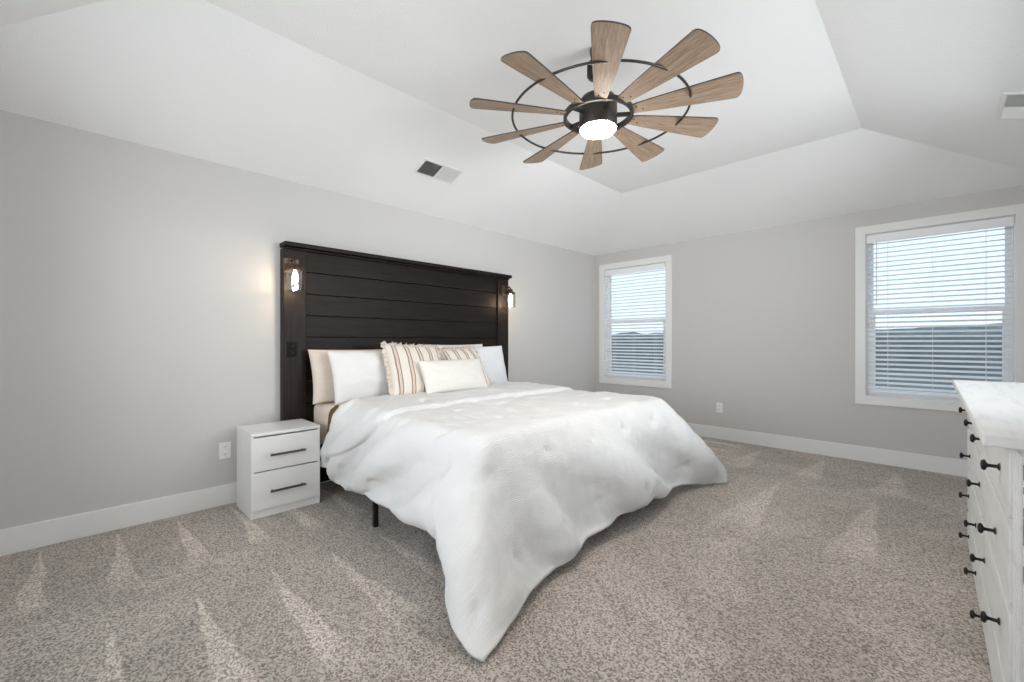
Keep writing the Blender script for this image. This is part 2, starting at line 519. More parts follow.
# the room beyond the doorway
bm = bmesh.new()
box(bm, 6.7, 6.8, -2.2, 1.3, 0, H); box(bm, XW + T, 6.8, -2.3, -2.2, 0, H); box(bm, XW + T, 6.8, 1.3, 1.4, 0, H)
box(bm, XW + .0, XW + T, -2.3, YF - T, 0, H)
struct(link('wall_hallway', bm, M['wall']))
struct(link('ceiling_hallway', BX(XW + T, 6.8, -2.3, 1.4, H, H + .1), M['ceiling']))
struct(link('floor_hallway', BX(XW + T, 6.8, -2.3, 1.4, -.15, 0), M['carpet']))
bm = bmesh.new()
for xx in (XW - .015, XW + T):
    box(bm, xx, xx + .015, DY0 - .08, DY0, 0, DZ + .08); box(bm, xx, xx + .015, DY1, DY1 + .08, 0, DZ + .08)
    box(bm, xx, xx + .015, DY0, DY1, DZ, DZ + .08)
struct(link('trim_1', bm, M['trim']))

def baseboard(name, parts):
    bm = bmesh.new()
    for p in parts: box(bm, *p, 0, 0.145)
    struct(bevmod(link(name, bm, M['trim']), .004))
baseboard('baseboard_left', [(0, .015, YF, YB)])
baseboard('baseboard_back', [(.015, XW - .015, YB - .015, YB)])
baseboard('baseboard_right', [(XW - .015, XW, DY1 + .08, YB)])
baseboard('baseboard_front', [(.015, XW - .015, YF, YF + .015)])

# ------------------------------------------------------------------ windows
def window(idx, x0, x1):
    z0, z1 = WZ0, WZ1
    cw = .08
    bm = bmesh.new()
    box(bm, x0 - cw, x0, YB - .018, YB, z0 - cw, z1 + cw); box(bm, x1, x1 + cw, YB - .018, YB, z0 - cw, z1 + cw)
    box(bm, x0, x1, YB - .018, YB, z1, z1 + cw); box(bm, x0, x1, YB - .018, YB, z0 - cw, z0)
    # jamb liner
    root = struct(bevmod(link('window_%d' % idx, bm, M['trim']), .002))
    bm = bmesh.new()
    f = .022
    ya, yb = YB + .06, YB + .118
    box(bm, x0, x0 + f, ya, yb, z0, z1); box(bm, x1 - f, x1, ya, yb, z0, z1)
    box(bm, x0 + f, x1 - f, ya, yb, z1 - f, z1); box(bm, x0 + f, x1 - f, ya, yb, z0, z0 + f)
    link('window_frame', bm, M['vinyl'], root)
    zm = 1.43
    for nm, za, zb, yy in (('upper_sash', zm, z1 - f, ya + .028), ('lower_sash', z0 + f, zm + .045, ya + .003)):
        bm = bmesh.new(); s = .028 if nm == 'upper_sash' else .044
        xa, xb = x0 + f, x1 - f
        box(bm, xa, xa + s, yy, yy + .024, za, zb); box(bm, xb - s, xb, yy, yy + .024, za, zb)
        box(bm, xa + s, xb - s, yy, yy + .024, za, za + .045); box(bm, xa + s, xb - s, yy, yy + .024, zb - s, zb)
        sash = link(nm, bm, M['vinyl'], root)
        link('pane', BX(xa + s, xb - s, yy + .010, yy + .014, za + .045, zb - s), M['glass'], sash)
    # reveal lining the opening, from the casing to the vinyl frame
    bm = bmesh.new()
    t = .006
    box(bm, x0, x0 + t, YB, ya, z0, z1); box(bm, x1 - t, x1, YB, ya, z0, z1)
    box(bm, x0 + t, x1 - t, YB, ya, z1 - t, z1); box(bm, x0 + t, x1 - t, YB, ya, z0, z0 + t)
    link('reveal', bm, M['trim'], root)
    return root

def blind(x0, x1, label):
    z0, z1 = WZ0, WZ1
    cx = (x0 + x1) / 2; yc = YB + .022
    root = thing('window_blind', label, 'blind', (cx, yc, z1 - .006), group=None)
    w = (x1 - x0) / 2 - .012
    zt = -.006
    bevmod(link('valance', BX(-w - .004, w + .004, -.038, -.030, -.085, zt), M['slat'], root), .003)
    link('headrail', BX(-w, w, -.026, .026, -.050, zt), M['slat'], root)
    bm = bmesh.new()
    tilt = R(18.5)
    pitch = .0445
    n = int(((z1 - z0) - .13) / pitch)
    for k in range(n):
        zz = -.095 - pitch * k
        prev = None
        ns = 6
        for i in range(ns + 1):
            u = -.5 + i / ns
            y = .050 * u; z = .0025 * (1 - 4 * u * u)
            yy = y * math.cos(tilt) - z * math.sin(tilt); z2 = y * math.sin(tilt) + z * math.cos(tilt)
            ring = [bm.verts.new((sx * w, yy, zz + z2 + dz)) for sx in (-1, 1) for dz in (-.0013, .0013)]
            if prev:
                bm.faces.new((prev[0], ring[0], ring[2], prev[2])); bm.faces.new((prev[1], prev[3], ring[3], ring[1]))
                bm.faces.new((prev[0], prev[1], ring[1], ring[0])); bm.faces.new((prev[2], ring[2], ring[3], prev[3]))
            else:
                bm.faces.new((ring[0], ring[2], ring[3], ring[1]))
            prev = ring
        bm.faces.new((prev[0], prev[1], prev[3], prev[2]))
    link('slats', bm, M['slat'], root)
    zb = -.095 - pitch * n
    bevmod(link('bottom_rail', BX(-w, w, -.025, .025, zb - .008, zb + .008), M['slat'], root), .003)
    for xx in (-w * .68, 0.0 - w * .02, w * .68):
        bm = bmesh.new()
        for yy in (-.0262, .0262):
            cyl(bm, (xx, yy, zb), (xx, yy, -.05), .0011, n=6)
        link('ladder_cord', bm, M['slat'], root)
    bm = bmesh.new()
    cyl(bm, (-w + .07, -.045, -.70), (-w + .07, -.045, -.07), .0045, n=8)
    cyl(bm, (-w + .07, -.045, -.07), (-w + .07, -.03, -.045), .003, n=8)
    link('tilt_wand', bm, M['vinyl'], root)
    return root

window(1, *WINS[0][:2]); window(2, *WINS[1][:2])
blind(*WINS[0][:2], 'white slatted blind in the left window, nearest the corner by the bed')
blind(*WINS[1][:2], 'white slatted blind in the big right-hand window behind the dresser')

# outdoors: open field and a low bank of scrub
M['field'] = mat('dry_field', (0.17, 0.165, 0.15), 1.0, noise=0.55, nscale=0.35, bump=0.3, bscale=3)
M['scrub'] = mat('scrub_leaves', (0.20, 0.20, 0.19), 1.0, noise=0.6, nscale=0.9, bump=0.6, bscale=4)
bm = bmesh.new()
n = 30
g = [[bm.verts.new((-150 + 300 * i / n, 6.5 + 150 * j / n, -1.2 - .03 * random.random() * j)) for i in range(n + 1)] for j in range(n + 1)]
for j in range(n):
    for i in range(n): bm.faces.new((g[j][i], g[j][i + 1], g[j + 1][i + 1], g[j + 1][i]))
o = link('field', bm, M['field']); struct(o)
bm = bmesh.new()
nx = 260
prev = None
for i in range(nx + 1):
    x = -130 + 260 * i / nx
    h = 2.0 + .15 * math.sin(x * .21) + .15 * math.sin(x * .053 + 1) + random.uniform(0, .35)
    ring = [bm.verts.new((x, 48 + d, zz)) for d, zz in ((0, -1.6), (1.2, h * .7), (3.5, h), (7, h * .8), (10, -1.6))]
    if prev:
        for k in range(4): bm.faces.new((prev[k], prev[k + 1], ring[k + 1], ring[k]))
        bm.faces.new((prev[4], prev[0], ring[0], ring[4]))
    prev = ring
o = link('hedgerow', bm, M['scrub']); o['kind'] = 'stuff'; tag(o, 'dark scrubby bank of growth across the field outside the windows', 'shrubs')

# ------------------------------------------------------------------ outlets
def outlet(name, label, loc, rz, face, slot, cat='outlet'):
    """plate faces local -Y"""
    root = thing(name, label, cat, loc, (0, 0, rz))
    bevmod(link('cover_plate', BX(-.036, .036, -.006, 0, -.058, .058), face, root), .002)
    for zc in (-.026, .026):
        bm = bmesh.new()
        lathe(bm, [(0, .0095), (.015, .0095), (.0165, .008), (.0165, 0)], 20)
        bmesh.ops.rotate(bm, verts=bm.verts, cent=(0, 0, 0), matrix=Matrix.Rotation(R(90), 3, 'X'))
        s = link('receptacle', bm, face, root, loc=(0, 0, zc))
        bm = bmesh.new()
        box(bm, -.0065, -.0045, -.0102, -.009, -.003, .006); box(bm, .0045, .0065, -.0102, -.009, -.002, .006)
        cyl(bm, (0, -.0102, -.007), (0, -.009, -.007), .0022, n=10)
        link('slot', bm, slot, s)
    bm = bmesh.new(); cyl(bm, (0, -.0075, 0), (0, -.005, 0), .003, n=12)
    link('screw', bm, face, root)
    return root
outlet('wall_outlet', 'white duplex outlet low on the grey wall beside the nightstand', (0.0, .735, .39), R(90), M['plate'], M['slot'])
outlet('wall_outlet', 'white duplex outlet on the window wall above the baseboard', (1.771, YB, .378), 0, M['plate'], M['slot'])

# ------------------------------------------------------------------ ceiling registers
def register(label, loc, ry):
    """lies in local XY, faces local -Z; long side along Y, near half with open louvres"""
    root = thing('ceiling_vent', label, 'vent', loc, (0, ry, 0))
    a, b, t = .10, .20, .022
    bm = bmesh.new()
    box(bm, -a, -a + t, -b, b, -.010, 0); box(bm, a - t, a, -b, b, -.010, 0)
    box(bm, -a + t, a - t, -b, -b + t, -.010, 0); box(bm, -a + t, a - t, b - t, b, -.010, 0)
    box(bm, -a + t, a - t, -.006, .006, -.012, -.002)
    bevmod(link('frame', bm, M['vent_w'], root), .003)
    link('duct_opening', BX(-a + t, a - t, -b + t, b - t, -.002, -.0005), M['vent_d'], root)
    for y0, y1, ang in ((-b + t, -.006, 52), (.006, b - t, -52)):
        bm = bmesh.new()
        n = 13
        for k in range(n):
            yc = y0 + (k + .5) * (y1 - y0) / n
            c, s = math.cos(R(ang)) * .0065, math.sin(R(ang)) * .0065
            vs = [bm.verts.new((sx * (a - t), yc + q * c + dn, -.0075 + q * s)) for sx in (-1, 1) for q, dn in ((-1, 0), (1, 0), (1, .0009), (-1, .0009))]
            bm.faces.new(vs[:4]); bm.faces.new(vs[4:][::-1])
            for i in range(4): bm.faces.new((vs[i], vs[4 + i], vs[4 + (i + 1) % 4], vs[(i + 1) % 4]))
        link('louvres', bm, M['vent_w'], root)
    return root
sl = math.atan(.36)
register('white rectangular ceiling vent on the slope above the headboard wall', (.565, 2.19, 2.44 + .36 * .565), -sl)
register('white ceiling vent at the right edge above the big window', (3.99, 3.90, 2.836 - .36 * (3.99 - 3.21)), sl)

# ------------------------------------------------------------------ ceiling fan
FX, FY, FZ = 2.262, 2.082, 2.455
fan = thing('ceiling_fan', 'large windmill ceiling fan with ten wooden blades, bronze ring and glowing light', 'ceiling fan', (FX, FY, FZ))
zc = TZ - FZ
link('canopy', lathe(bmesh.new(), [(0, zc), (.046, zc), (.046, zc - .02), (.040, zc - .05), (.02, zc - .06), (0, zc - .06)]), M['bronze'], fan, True)
link('downrod', cyl(bmesh.new(), (0, 0, .10), (0, 0, zc - .07), .0135), M['bronze'], fan, True)
prof = [(0, .305), (.045, .305), (.062, .297)]
for k in range(5): prof += [(.062, .290 - k * .012), (.056, .287 - k * .012), (.056, .283 - k * .012), (.062, .280 - k * .012)]
prof += [(.058, .226), (.03, .215), (0, .215)]
link('coupling', lathe(bmesh.new(), prof), M['bronze'], fan)
o = link('motor_housing', lathe(bmesh.new(), [(0, .115), (.06, .115), (.095, .10), (.106, .07), (.106, -.068), (.103, -.075), (0, -.075)], 48), M['bronze'], fan, True)
lens = link('light_lens', lathe(bmesh.new(), [(.101, -.070), (.101, -.078), (.094, -.088), (.06, -.096), (0, -.098)], 48), M['lens'], fan, True)
o = link('hub_ring', lathe(bmesh.new(), [(.178, -.012), (.196, -.012), (.196, .016), (.178, .016)], 72, closed=True), M['bronze'], fan)
ring = link('outer_ring', torus(bmesh.new(), .488, .0065, 120, 10), M['bronze'], fan, True)
for k in range(5):
    a = R(-52 + 18 + 72 * k)
    ca, sa = math.cos(a), math.sin(a)
    bm = BX(.10, .185, -.011, .011, -.006, .010)
    bmesh.ops.rotate(bm, verts=bm.verts, cent=(0, 0, 0), matrix=Matrix.Rotation(a, 3, 'Z'))
    link('bracket_arm', bm, M['bronze'], fan)

def blade_bm():
    bm = bmesh.new()
    r0, r1 = .19, .731
    w0, w1 = .031, .083
    th = .0075
    out = []
    L = r1 - r0
    for i in range(13):
        t = i / 12
        out.append((r0 + (L - .035) * t, -(w0 + (w1 - w0) * (t ** .85))))
    for i in range(1, 12):
        a = -90 + 180 * i / 12
        x = r1 - .035 + .035 * math.cos(R(a)) ** .7
        out.append((x, w1 * math.sin(R(a)) if abs(a) > 1e-6 else 0))
    for i in range(12, -1, -1):
        t = i / 12
        out.append((r0 + (L - .035) * t, (w0 + (w1 - w0) * (t ** .85))))
    top = [bm.verts.new((x, y, th / 2)) for x, y in out]; bot = [bm.verts.new((x, y, -th / 2)) for x, y in out]
    bm.faces.new(top); f = bm.faces.new(bot[::-1])
    n = len(out)
    for k in range(n):
        f = bm.faces.new((top[k], bot[k], bot[(k + 1) % n], top[(k + 1) % n])); f.material_index = 1
    return bm
# pitch: edge on the right when looking outwards rides high
blade0 = link('blade', blade_bm(), [M['blade'], M['blade_edge']], fan)
for x, y in ((.215, -.012), (.245, .012)):
    link('screw', cyl(bmesh.new(), (x, y, -.0065), (x, y, -.0035), .0045, n=10), M['bronze'], blade0)
for k in range(10):
    b = blade0 if k == 0 else dup(blade0, fan)
    b.rotation_euler = Matrix.Rotation(R(-52.2 + 36 * k), 3, 'Z').to_euler()
    m3 = Matrix.Rotation(R(-52.2 + 36 * k), 3, 'Z') @ Matrix.Rotation(R(-13), 3, 'X')
    b.rotation_euler = m3.to_euler()

# ------------------------------------------------------------------ headboard
HX0, HX1, HY0, HY1, HZ = .004, .085, 1.098, 3.515, 1.935
hb = thing('headboard', 'tall espresso-brown plank headboard against the grey wall', 'headboard', (0, (HY0 + HY1) / 2, 0))
hw = (HY1 - HY0) / 2
sw = .165
for s in (-1, 1):
    a, b = sorted((s * hw, s * (hw - sw)))
    bevmod(link('stile', BX(HX0, HX1, a, b, 0, HZ - .045), M['headboard_v'], hb), .003)
bm = bmesh.new()
pz = [.02, .17, .342, .514, .686, .858, 1.033, 1.205, 1.376, 1.548, 1.722, 1.897]
for a, b in zip(pz[:-1], pz[1:]):
    box(bm, HX0, HX1 - .018, -hw + sw, hw - sw, a + .003, b - .003, .003)
box(bm, HX0, HX0 + .03, -hw + sw, hw - sw, .02, 1.897)
link('plank_panel', bm, M['headboard'], hb)
bevmod(link('top_cap', BX(HX0, HX1 + .05, -hw - .006, hw + .012, HZ - .034, HZ), M['headboard'], hb), .006, 3)
bevmod(link('cove_moulding', BX(HX1, HX1 + .02, -hw, hw, HZ - .052, HZ - .034), M['headboard'], hb), .006)
outlet('bedside_outlet', 'small dark brown outlet set in the left post of the headboard', (HX1, 1.159, 1.11), R(90), M['darkplate'], M['slot'])

# ------------------------------------------------------------------ sconces
M['sconce_cap'] = mat('aged_brass_socket', (0.10, 0.06, 0.04), 0.4, 0.7, noise=0.3, nscale=40)
def sconce(y, label):
    root = thing('wall_sconce', label, 'sconce', (HX1, y, 1.64), group=None)
    bevmod(link('backplate', BX(0, .014, -.055, .055, .06, .17), M['sconce_cap'], root), .003)
    bm = bmesh.new()
    tube(bm, [(.012, 0, .15), (.05, 0, .155), (.08, 0, .150), (.092, 0, .135), (.092, 0, .115)], .008)
    link('arm', bm, M['sconce_cap'], root, True)
    link('socket', lathe(bmesh.new(), [(0, .125), (.020, .125), (.030, .120), (.030, .095), (.054, .090), (.057, .070), (0, .070)], 32, (.092, 0, 0)), M['sconce_cap'], root, True)
    link('glass_shade', lathe(bmesh.new(), [(.052, .074), (.060, .062), (.061, -.078), (.060, -.083), (.057, -.082), (.057, .06), (.050, .074)], 40, (.092, 0, 0)), M['jar'], root, True)
    link('bulb', lathe(bmesh.new(), [(.010, .072), (.011, .055), (.016, .035), (.021, .010), (.020, -.012), (.012, -.028), (0, -.034)], 24, (.092, 0, 0)), M['bulb'], root, True)
    ld = bpy.data.lights.new('bulb_light', 'POINT'); ld.energy = SCONCE_W; ld.color = (1.0, .74, .48); ld.shadow_soft_size = .02
    lo = bpy.data.objects.new('bulb_light', ld); COL.objects.link(lo); lo.parent = root; lo.location = (.092, 0, -.055)
    return root
sconce(1.150, 'lit glass sconce on the left post of the headboard')
sconce(3.455, 'lit glass sconce on the right post of the headboard')

# ------------------------------------------------------------------ bed frame and mattress
BY0, BY1, BX0, BX1 = 1.305, 3.265, .10, 2.12
MZ0, MZ1 = .36, .685
bed = thing('platform_bed', 'black metal platform bed standing under the mattress', 'bed', ((BX0 + BX1) / 2, (BY0 + BY1) / 2, 0))
lx, ly = (BX1 - BX0) / 2, (BY1 - BY0) / 2
bm = bmesh.new()
zt, zb = MZ0 - .002, MZ0 - .04
for s in (-1, 1):
    a, b = sorted((s * ly, s * (ly - .03))); box(bm, -lx, lx, a, b, zb, zt)
for s in (-1, 1):
    a, b = sorted((s * lx, s * (lx - .03))); box(bm, a, b, -ly + .03, ly - .03, zb, zt)
box(bm, -lx + .03, lx - .03, -.015, .015, zb, zt)
link('side_rails', bm, M['black'], bed)
bm = bmesh.new()
for k in range(12):
    x = -lx + .1 + k * (2 * lx - .2) / 11
    box(bm, x - .012, x + .012, -ly + .03, ly - .03, zt - .014, zt - .001)
link('slats', bm, M['black'], bed)
for x in (-lx + .02, 0.0, lx - .02):
    for y in (-ly + .015, 0, ly - .015):
        bevmod(link('leg', BX(x - .014, x + .014, y - .014, y + .014, 0, zb), M['black'], bed), .002)

mt = thing('mattress', 'king mattress in a cream fitted sheet', 'mattress', ((BX0 + BX1) / 2, (BY0 + BY1) / 2, MZ0))
bm = BX(-lx, lx, -ly, ly, 0, MZ1 - MZ0)
o = link('mattress_core', bm, M['mattress'], mt); 
md = o.modifiers.new('bevel', 'BEVEL'); md.width = .05; md.segments = 5
bm = BX(-lx - .004, lx + .004, -ly - .004, ly + .004, .05, MZ1 - MZ0 + .004)
o = link('fitted_sheet', bm, M['sheet'], mt, True)
md = o.modifiers.new('bevel', 'BEVEL'); md.width = .055; md.segments = 6

# ------------------------------------------------------------------ cloth solver (position based dynamics, runs in numpy)
CORNER_EASE = 14
def drape(x0, x1, y0, y1, sp, top, seed, steps=260, thick=.022, head_free=True, stiff=.5):
    """Flat sheet dropped on the mattress block (and the carpet); returns vertex grid."""
    nx = int(round((x1 - x0) / sp)) + 1; ny = int(round((y1 - y0) / sp)) + 1
    rng = np.random.RandomState(seed)
    gx, gy = np.meshgrid(np.linspace(x0, x1, nx), np.linspace(y0, y1, ny), indexing='ij')
    ox = np.clip((gx - BX1 + .05) / (x1 - BX1 + .05), 0, 1)
    oy0 = np.clip((BY0 + .05 - gy) / (BY0 + .05 - y0), 0, 1); oy1 = np.clip((gy - BY1 + .05) / (y1 - BY1 + .05), 0, 1)
    ex = -.012
    gx = gx + ex * (ox * np.maximum(oy0, oy1)) ** 1.5
    gy = gy + ex * ((ox * oy1) ** 1.5 - (ox * oy0) ** 1.5)
    sh = np.interp(gy, [y0, BY0 - .20, BY0 + .0, BY0 + .22, 1.9], [.04, .14, .25, .06, 0.0])
    gx = gx + sh * (1 - (gx - x0) / (x1 - x0)) ** 2
    P = np.stack([gx, gy, np.full_like(gx, top + thick + .01)], -1)
    REST = P.copy()
    lo = rng.rand(9, 9) * 2 - 1
    # gentle low-frequency disturbance so folds start somewhere
    ui = np.linspace(0, 8, nx); vi_ = np.linspace(0, 8, ny)
    def interp(a):
        t = np.array([np.interp(ui, range(9), a[:, j]) for j in range(9)]).T
        return np.array([np.interp(vi_, range(9), t[i]) for i in range(nx)])
    P[..., 2] += .008 * (interp(lo) + 1)
    V = np.zeros_like(P)
    bx = np.array([BX0 - .3, BY0 - .004, -1.0]); bX = np.array([BX1 + .004, BY1 + .004, top])
    rad = .06
    dt = 1 / 60.
    pin = (gx < BX1 - .10) & (gy > BY0 + .10) & (gy < BY1 - .10)
    PIN = P.copy(); PIN[..., 2] = top + thick
    # where the hem hangs: (grid index, point) controls, smoothly filled in between
    foot = [(0, 2.47, 1.03, .016), (7, 2.40, 1.25, .03), (13, 2.335, 1.42, .05), (19, 2.30, 1.62, .04), (29, 2.275, 1.93, .08), (42, 2.235, 2.35, .085),
            (56, 2.245, 2.83, .085), (70, 2.235, 3.28, .065), (79, 2.30, 3.55, .03), (ny - 1, 2.40, 3.74, .016)]
    side = [(0, .41, 1.270, .26), (11, .68, 1.258, .19), (26, 1.15, 1.24, .225), (39, 1.62, 1.21, .235), (51, 2.04, 1.21, .225), (57, 2.19, 1.075, .15), (61, 2.31, 1.02, .065), (64, 2.42, 1.008, .03), (nx - 1, 2.47, 1.03, .016)]
    head = [(0, .41, 1.270, .26), (5, .50, 1.270, .42), (9, .63, 1.274, .57), (12, .78, 1.283, .685)]
    def fill(c, n):
        c = np.array(c, float); t = np.arange(n)
        d = np.gradient(c[:, 1:], c[:, 0], axis=0)
        k = np.clip(np.searchsorted(c[:, 0], t, side='right') - 1, 0, len(c) - 2)
        h = (c[k + 1, 0] - c[k, 0])[:, None]; u = ((t - c[k, 0])[:, None]) / h
        return ((2 * u**3 - 3 * u**2 + 1) * c[k, 1:] + (u**3 - 2 * u**2 + u) * h * d[k] + (-2 * u**3 + 3 * u**2) * c[k + 1, 1:] + (u**3 - u**2) * h * d[k + 1])
    Hf = fill(foot, ny); Hs = fill(side, nx); Hh = fill(head, 13)
    jj = np.arange(ny); Hf[:, 0] += .016 * np.sin(jj * .52 + 1) * np.sin(math.pi * jj / (ny - 1))
    ii = np.arange(nx); Hs[:, 1] += .010 * np.sin(ii * .6) * np.sin(math.pi * ii / (nx - 1))
    def hem(P, w):
        P[-1, :] += (Hf - P[-1, :]) * w; P[:, 0] += (Hs - P[:, 0]) * w; P[0, :13] += (Hh - P[0, :13]) * w
    cons = []
    def add(di, dj, k):
        # split in colour batches so that the updates do not overlap
        for pi in range(2):
            A = []
            step = 1
            ii = np.arange(0, nx - abs(di)); jj = np.arange(0, ny - abs(dj)) if dj >= 0 else np.arange(-dj, ny)
            if di: ii = ii[((ii // abs(di)) % 2) == pi]
            else: jj = jj[((jj // abs(dj)) % 2) == pi]
            I, J = np.meshgrid(ii, jj, indexing='ij')
            L = np.linalg.norm(REST[(I + di).ravel(), (J + dj).ravel()] - REST[I.ravel(), J.ravel()], axis=-1)
            cons.append((I.ravel(), J.ravel(), (I + di).ravel(), (J + dj).ravel(), L, k))
    add(1, 0, 1.0); add(0, 1, 1.0); add(1, 1, .6); add(1, -1, .6)
    add(2, 0, stiff); add(0, 2, stiff); add(4, 0, stiff * .8); add(0, 4, stiff * .8); add(8, 0, stiff * .14); add(0, 8, stiff * .14); add(4, 4, stiff * .2); add(4, -4, stiff * .2)
    def collide(P, Q):
        m = P[..., 2] < thick
        P[..., 2][m] = thick
        P[..., :2][m] += (Q[..., :2][m] - P[..., :2][m]) * .3
        # rounded block
        cmin = bx + rad; cmax = bX - rad
        c = np.clip(P, cmin, cmax)
        d = P - c
        dist = np.linalg.norm(d, axis=-1)
        m = dist < rad + thick
        dd = dist[m][:, None]
        nrm = np.where(dd > 1e-6, d[m] / np.maximum(dd, 1e-6), np.array([0, 0, 1.0]))
        # points that sank inside: push up
        P[m] = c[m] + nrm * (rad + thick)
        P[m] += (Q[m] - P[m]) * .03
        P[pin] = PIN[pin]
        # stay clear of the nightstand
        m = (P[..., 0] < .49) & (P[..., 1] < 1.266) & (P[..., 2] < .6)
        P[..., 1][m] = 1.266
    for s in range(steps):
        V[..., 2] -= 9.8 * dt
        V *= .965
        Q = P.copy()
        P = P + V * dt
        for it in range(18):
            for (a, b, c, d, L, k) in cons:
                A = P[a, b]; B = P[c, d]
                D = B - A
                l = np.sqrt((D * D).sum(-1)) + 1e-9
                f = (l - L)
                if k < .59: f = np.minimum(f, 0) * k      # bending: resist only shortening
                else: f = f * k
                D *= (.5 * f / l)[:, None]
                P[a, b] = A + D; P[c, d] = B - D
            collide(P, Q)
            if s > 30: hem(P, min(1.0, (s - 30) / 120.0))
        V = (P - Q) / dt
        np.clip(V, -3, 3, out=V)
    # ease the lumps out of the hanging corner cones
    wgt = np.clip((ox * np.maximum(oy0, oy1)) ** .4, 0, 1)[..., None]
    for _ in range(CORNER_EASE):
        Q = P.copy()
        Q[1:-1] = (P[2:] + P[:-2]) / 2; A = (Q + P) / 2
        Q = P.copy()
        Q[:, 1:-1] = (P[:, 2:] + P[:, :-2]) / 2; B = (Q + P) / 2
        P = P * (1 - wgt) + (A + B) / 2 * wgt
        hem(P, 1.0)
        P[..., 2] = np.maximum(P[..., 2], .012)
    return P, nx, ny

def grid_mesh(name, P, uvs, m, parent=None):
    nx, ny = P.shape[:2]
    me = bpy.data.meshes.new(name)
    idx = np.arange(nx * ny).reshape(nx, ny)
    F = np.stack([idx[:-1, :-1], idx[1:, :-1], idx[1:, 1:], idx[:-1, 1:]], -1).reshape(-1, 4)
    me.from_pydata(P.reshape(-1, 3).tolist(), [], F.tolist())
    uvl = me.uv_layers.new(name='cloth')
    li = np.empty(len(me.loops), dtype=np.int32); me.loops.foreach_get('vertex_index', li)
    uvl.data.foreach_set('uv', uvs.reshape(-1, 2)[li].ravel())
    for p in me.polygons: p.use_smooth = True
    me.materials.append(m)
    o = bpy.data.objects.new(name, me); COL.objects.link(o)
    if parent: o.parent = parent
    return o

def upsample(A, f=2):
    nx, ny = A.shape[:2]
    xi = np.linspace(0, nx - 1, (nx - 1) * f + 1); yi = np.linspace(0, ny - 1, (ny - 1) * f + 1)
    def cub(a, t):      # Catmull-Rom along axis 0
        i = np.clip(np.floor(t).astype(int), 0, a.shape[0] - 2); u = (t - i).reshape(-1, *([1] * (a.ndim - 1)))
        n = a.shape[0]
        p0 = a[np.clip(i - 1, 0, n - 1)]; p1 = a[i]; p2 = a[i + 1]; p3 = a[np.clip(i + 2, 0, n - 1)]
        return .5 * (2 * p1 + (p2 - p0) * u + (2 * p0 - 5 * p1 + 4 * p2 - p3) * u ** 2 + (3 * p1 - p0 - 3 * p2 + p3) * u ** 3)
    B = cub(A, xi)
    return np.swapaxes(cub(np.swapaxes(B, 0, 1), yi), 0, 1)

def normals(P):
    du = np.gradient(P, axis=0); dv = np.gradient(P, axis=1)
    n = np.cross(du, dv)
    return n / (np.linalg.norm(n, axis=-1, keepdims=True) + 1e-9)

CX0, CX1, CY0, CY1 = .52, 2.765, .835, 3.765
SP = .034
P, nx, ny = drape(CX0, CX1, CY0, CY1, SP, MZ1 + .012, 11)
Pu = upsample(P, 3)
for _ in range(2):      # light smoothing
    Q = Pu.copy()
    Q[1:-1, 1:-1] = (Pu[1:-1, 1:-1] * 2 + Pu[2:, 1:-1] + Pu[:-2, 1:-1] + Pu[1:-1, 2:] + Pu[1:-1, :-2]) / 6
    Pu = Q
a, b = np.meshgrid(np.linspace(CX0, CX1, Pu.shape[0]), np.linspace(CY0, CY1, Pu.shape[1]), indexing='ij')
n_ = normals(Pu)
off = np.full_like(a, .007)
# tufts: small stitched dimples
for i in range(6):
    for j in range(8):
        tx = 1.02 + i * .40; ty = .95 + j * .388
        d2 = (a - tx) ** 2 + (b - ty) ** 2
        off -= .020 * np.exp(-d2 / .0009) + .004 * np.exp(-d2 / .007)
# soft puckers
rng = np.random.RandomState(3)
for _ in range(60):
    kx, ky = rng.normal(0, 14, 2); ph = rng.rand() * 6.28
    off += .0007 * np.sin(kx * a + ky * b + ph)
# folded-back band at the head end: a second thickness that ends in a soft step
foldx = 1.20 - .62 * np.clip((1.36 - b) / .45, 0, 1) ** 1.3 + .012 * np.sin(b * 7)
off += .024 * (1 / (1 + np.exp((a - foldx) / .006))) - .006 * np.exp(-((a - foldx - .03) / .02) ** 2)
for _ in range(60):
    kx, ky = rng.normal(0, 38, 2); ph = rng.rand() * 6.28
    off += .00036 * np.sin(kx * a + ky * b + ph)
# rolled hems
ed = np.minimum.reduce([a - CX0, CX1 - a, b - CY0, CY1 - b])
off -= .004 * np.exp(-((ed - .02) / .008) ** 2)
Pc = Pu + n_ * off[..., None]
Pc[..., 2] = np.maximum(Pc[..., 2], .012)
com = grid_mesh('comforter', Pc, np.stack([a, b], -1), M['comforter'])
tag(com, 'thick white crinkled comforter draped over the bed with corners touching the carpet', 'comforter')
md = com.modifiers.new('thickness', 'SOLIDIFY'); md.thickness = .018; md.offset = -1 if n_[10, 10, 2] > 0 else 1
md.offset = -.6

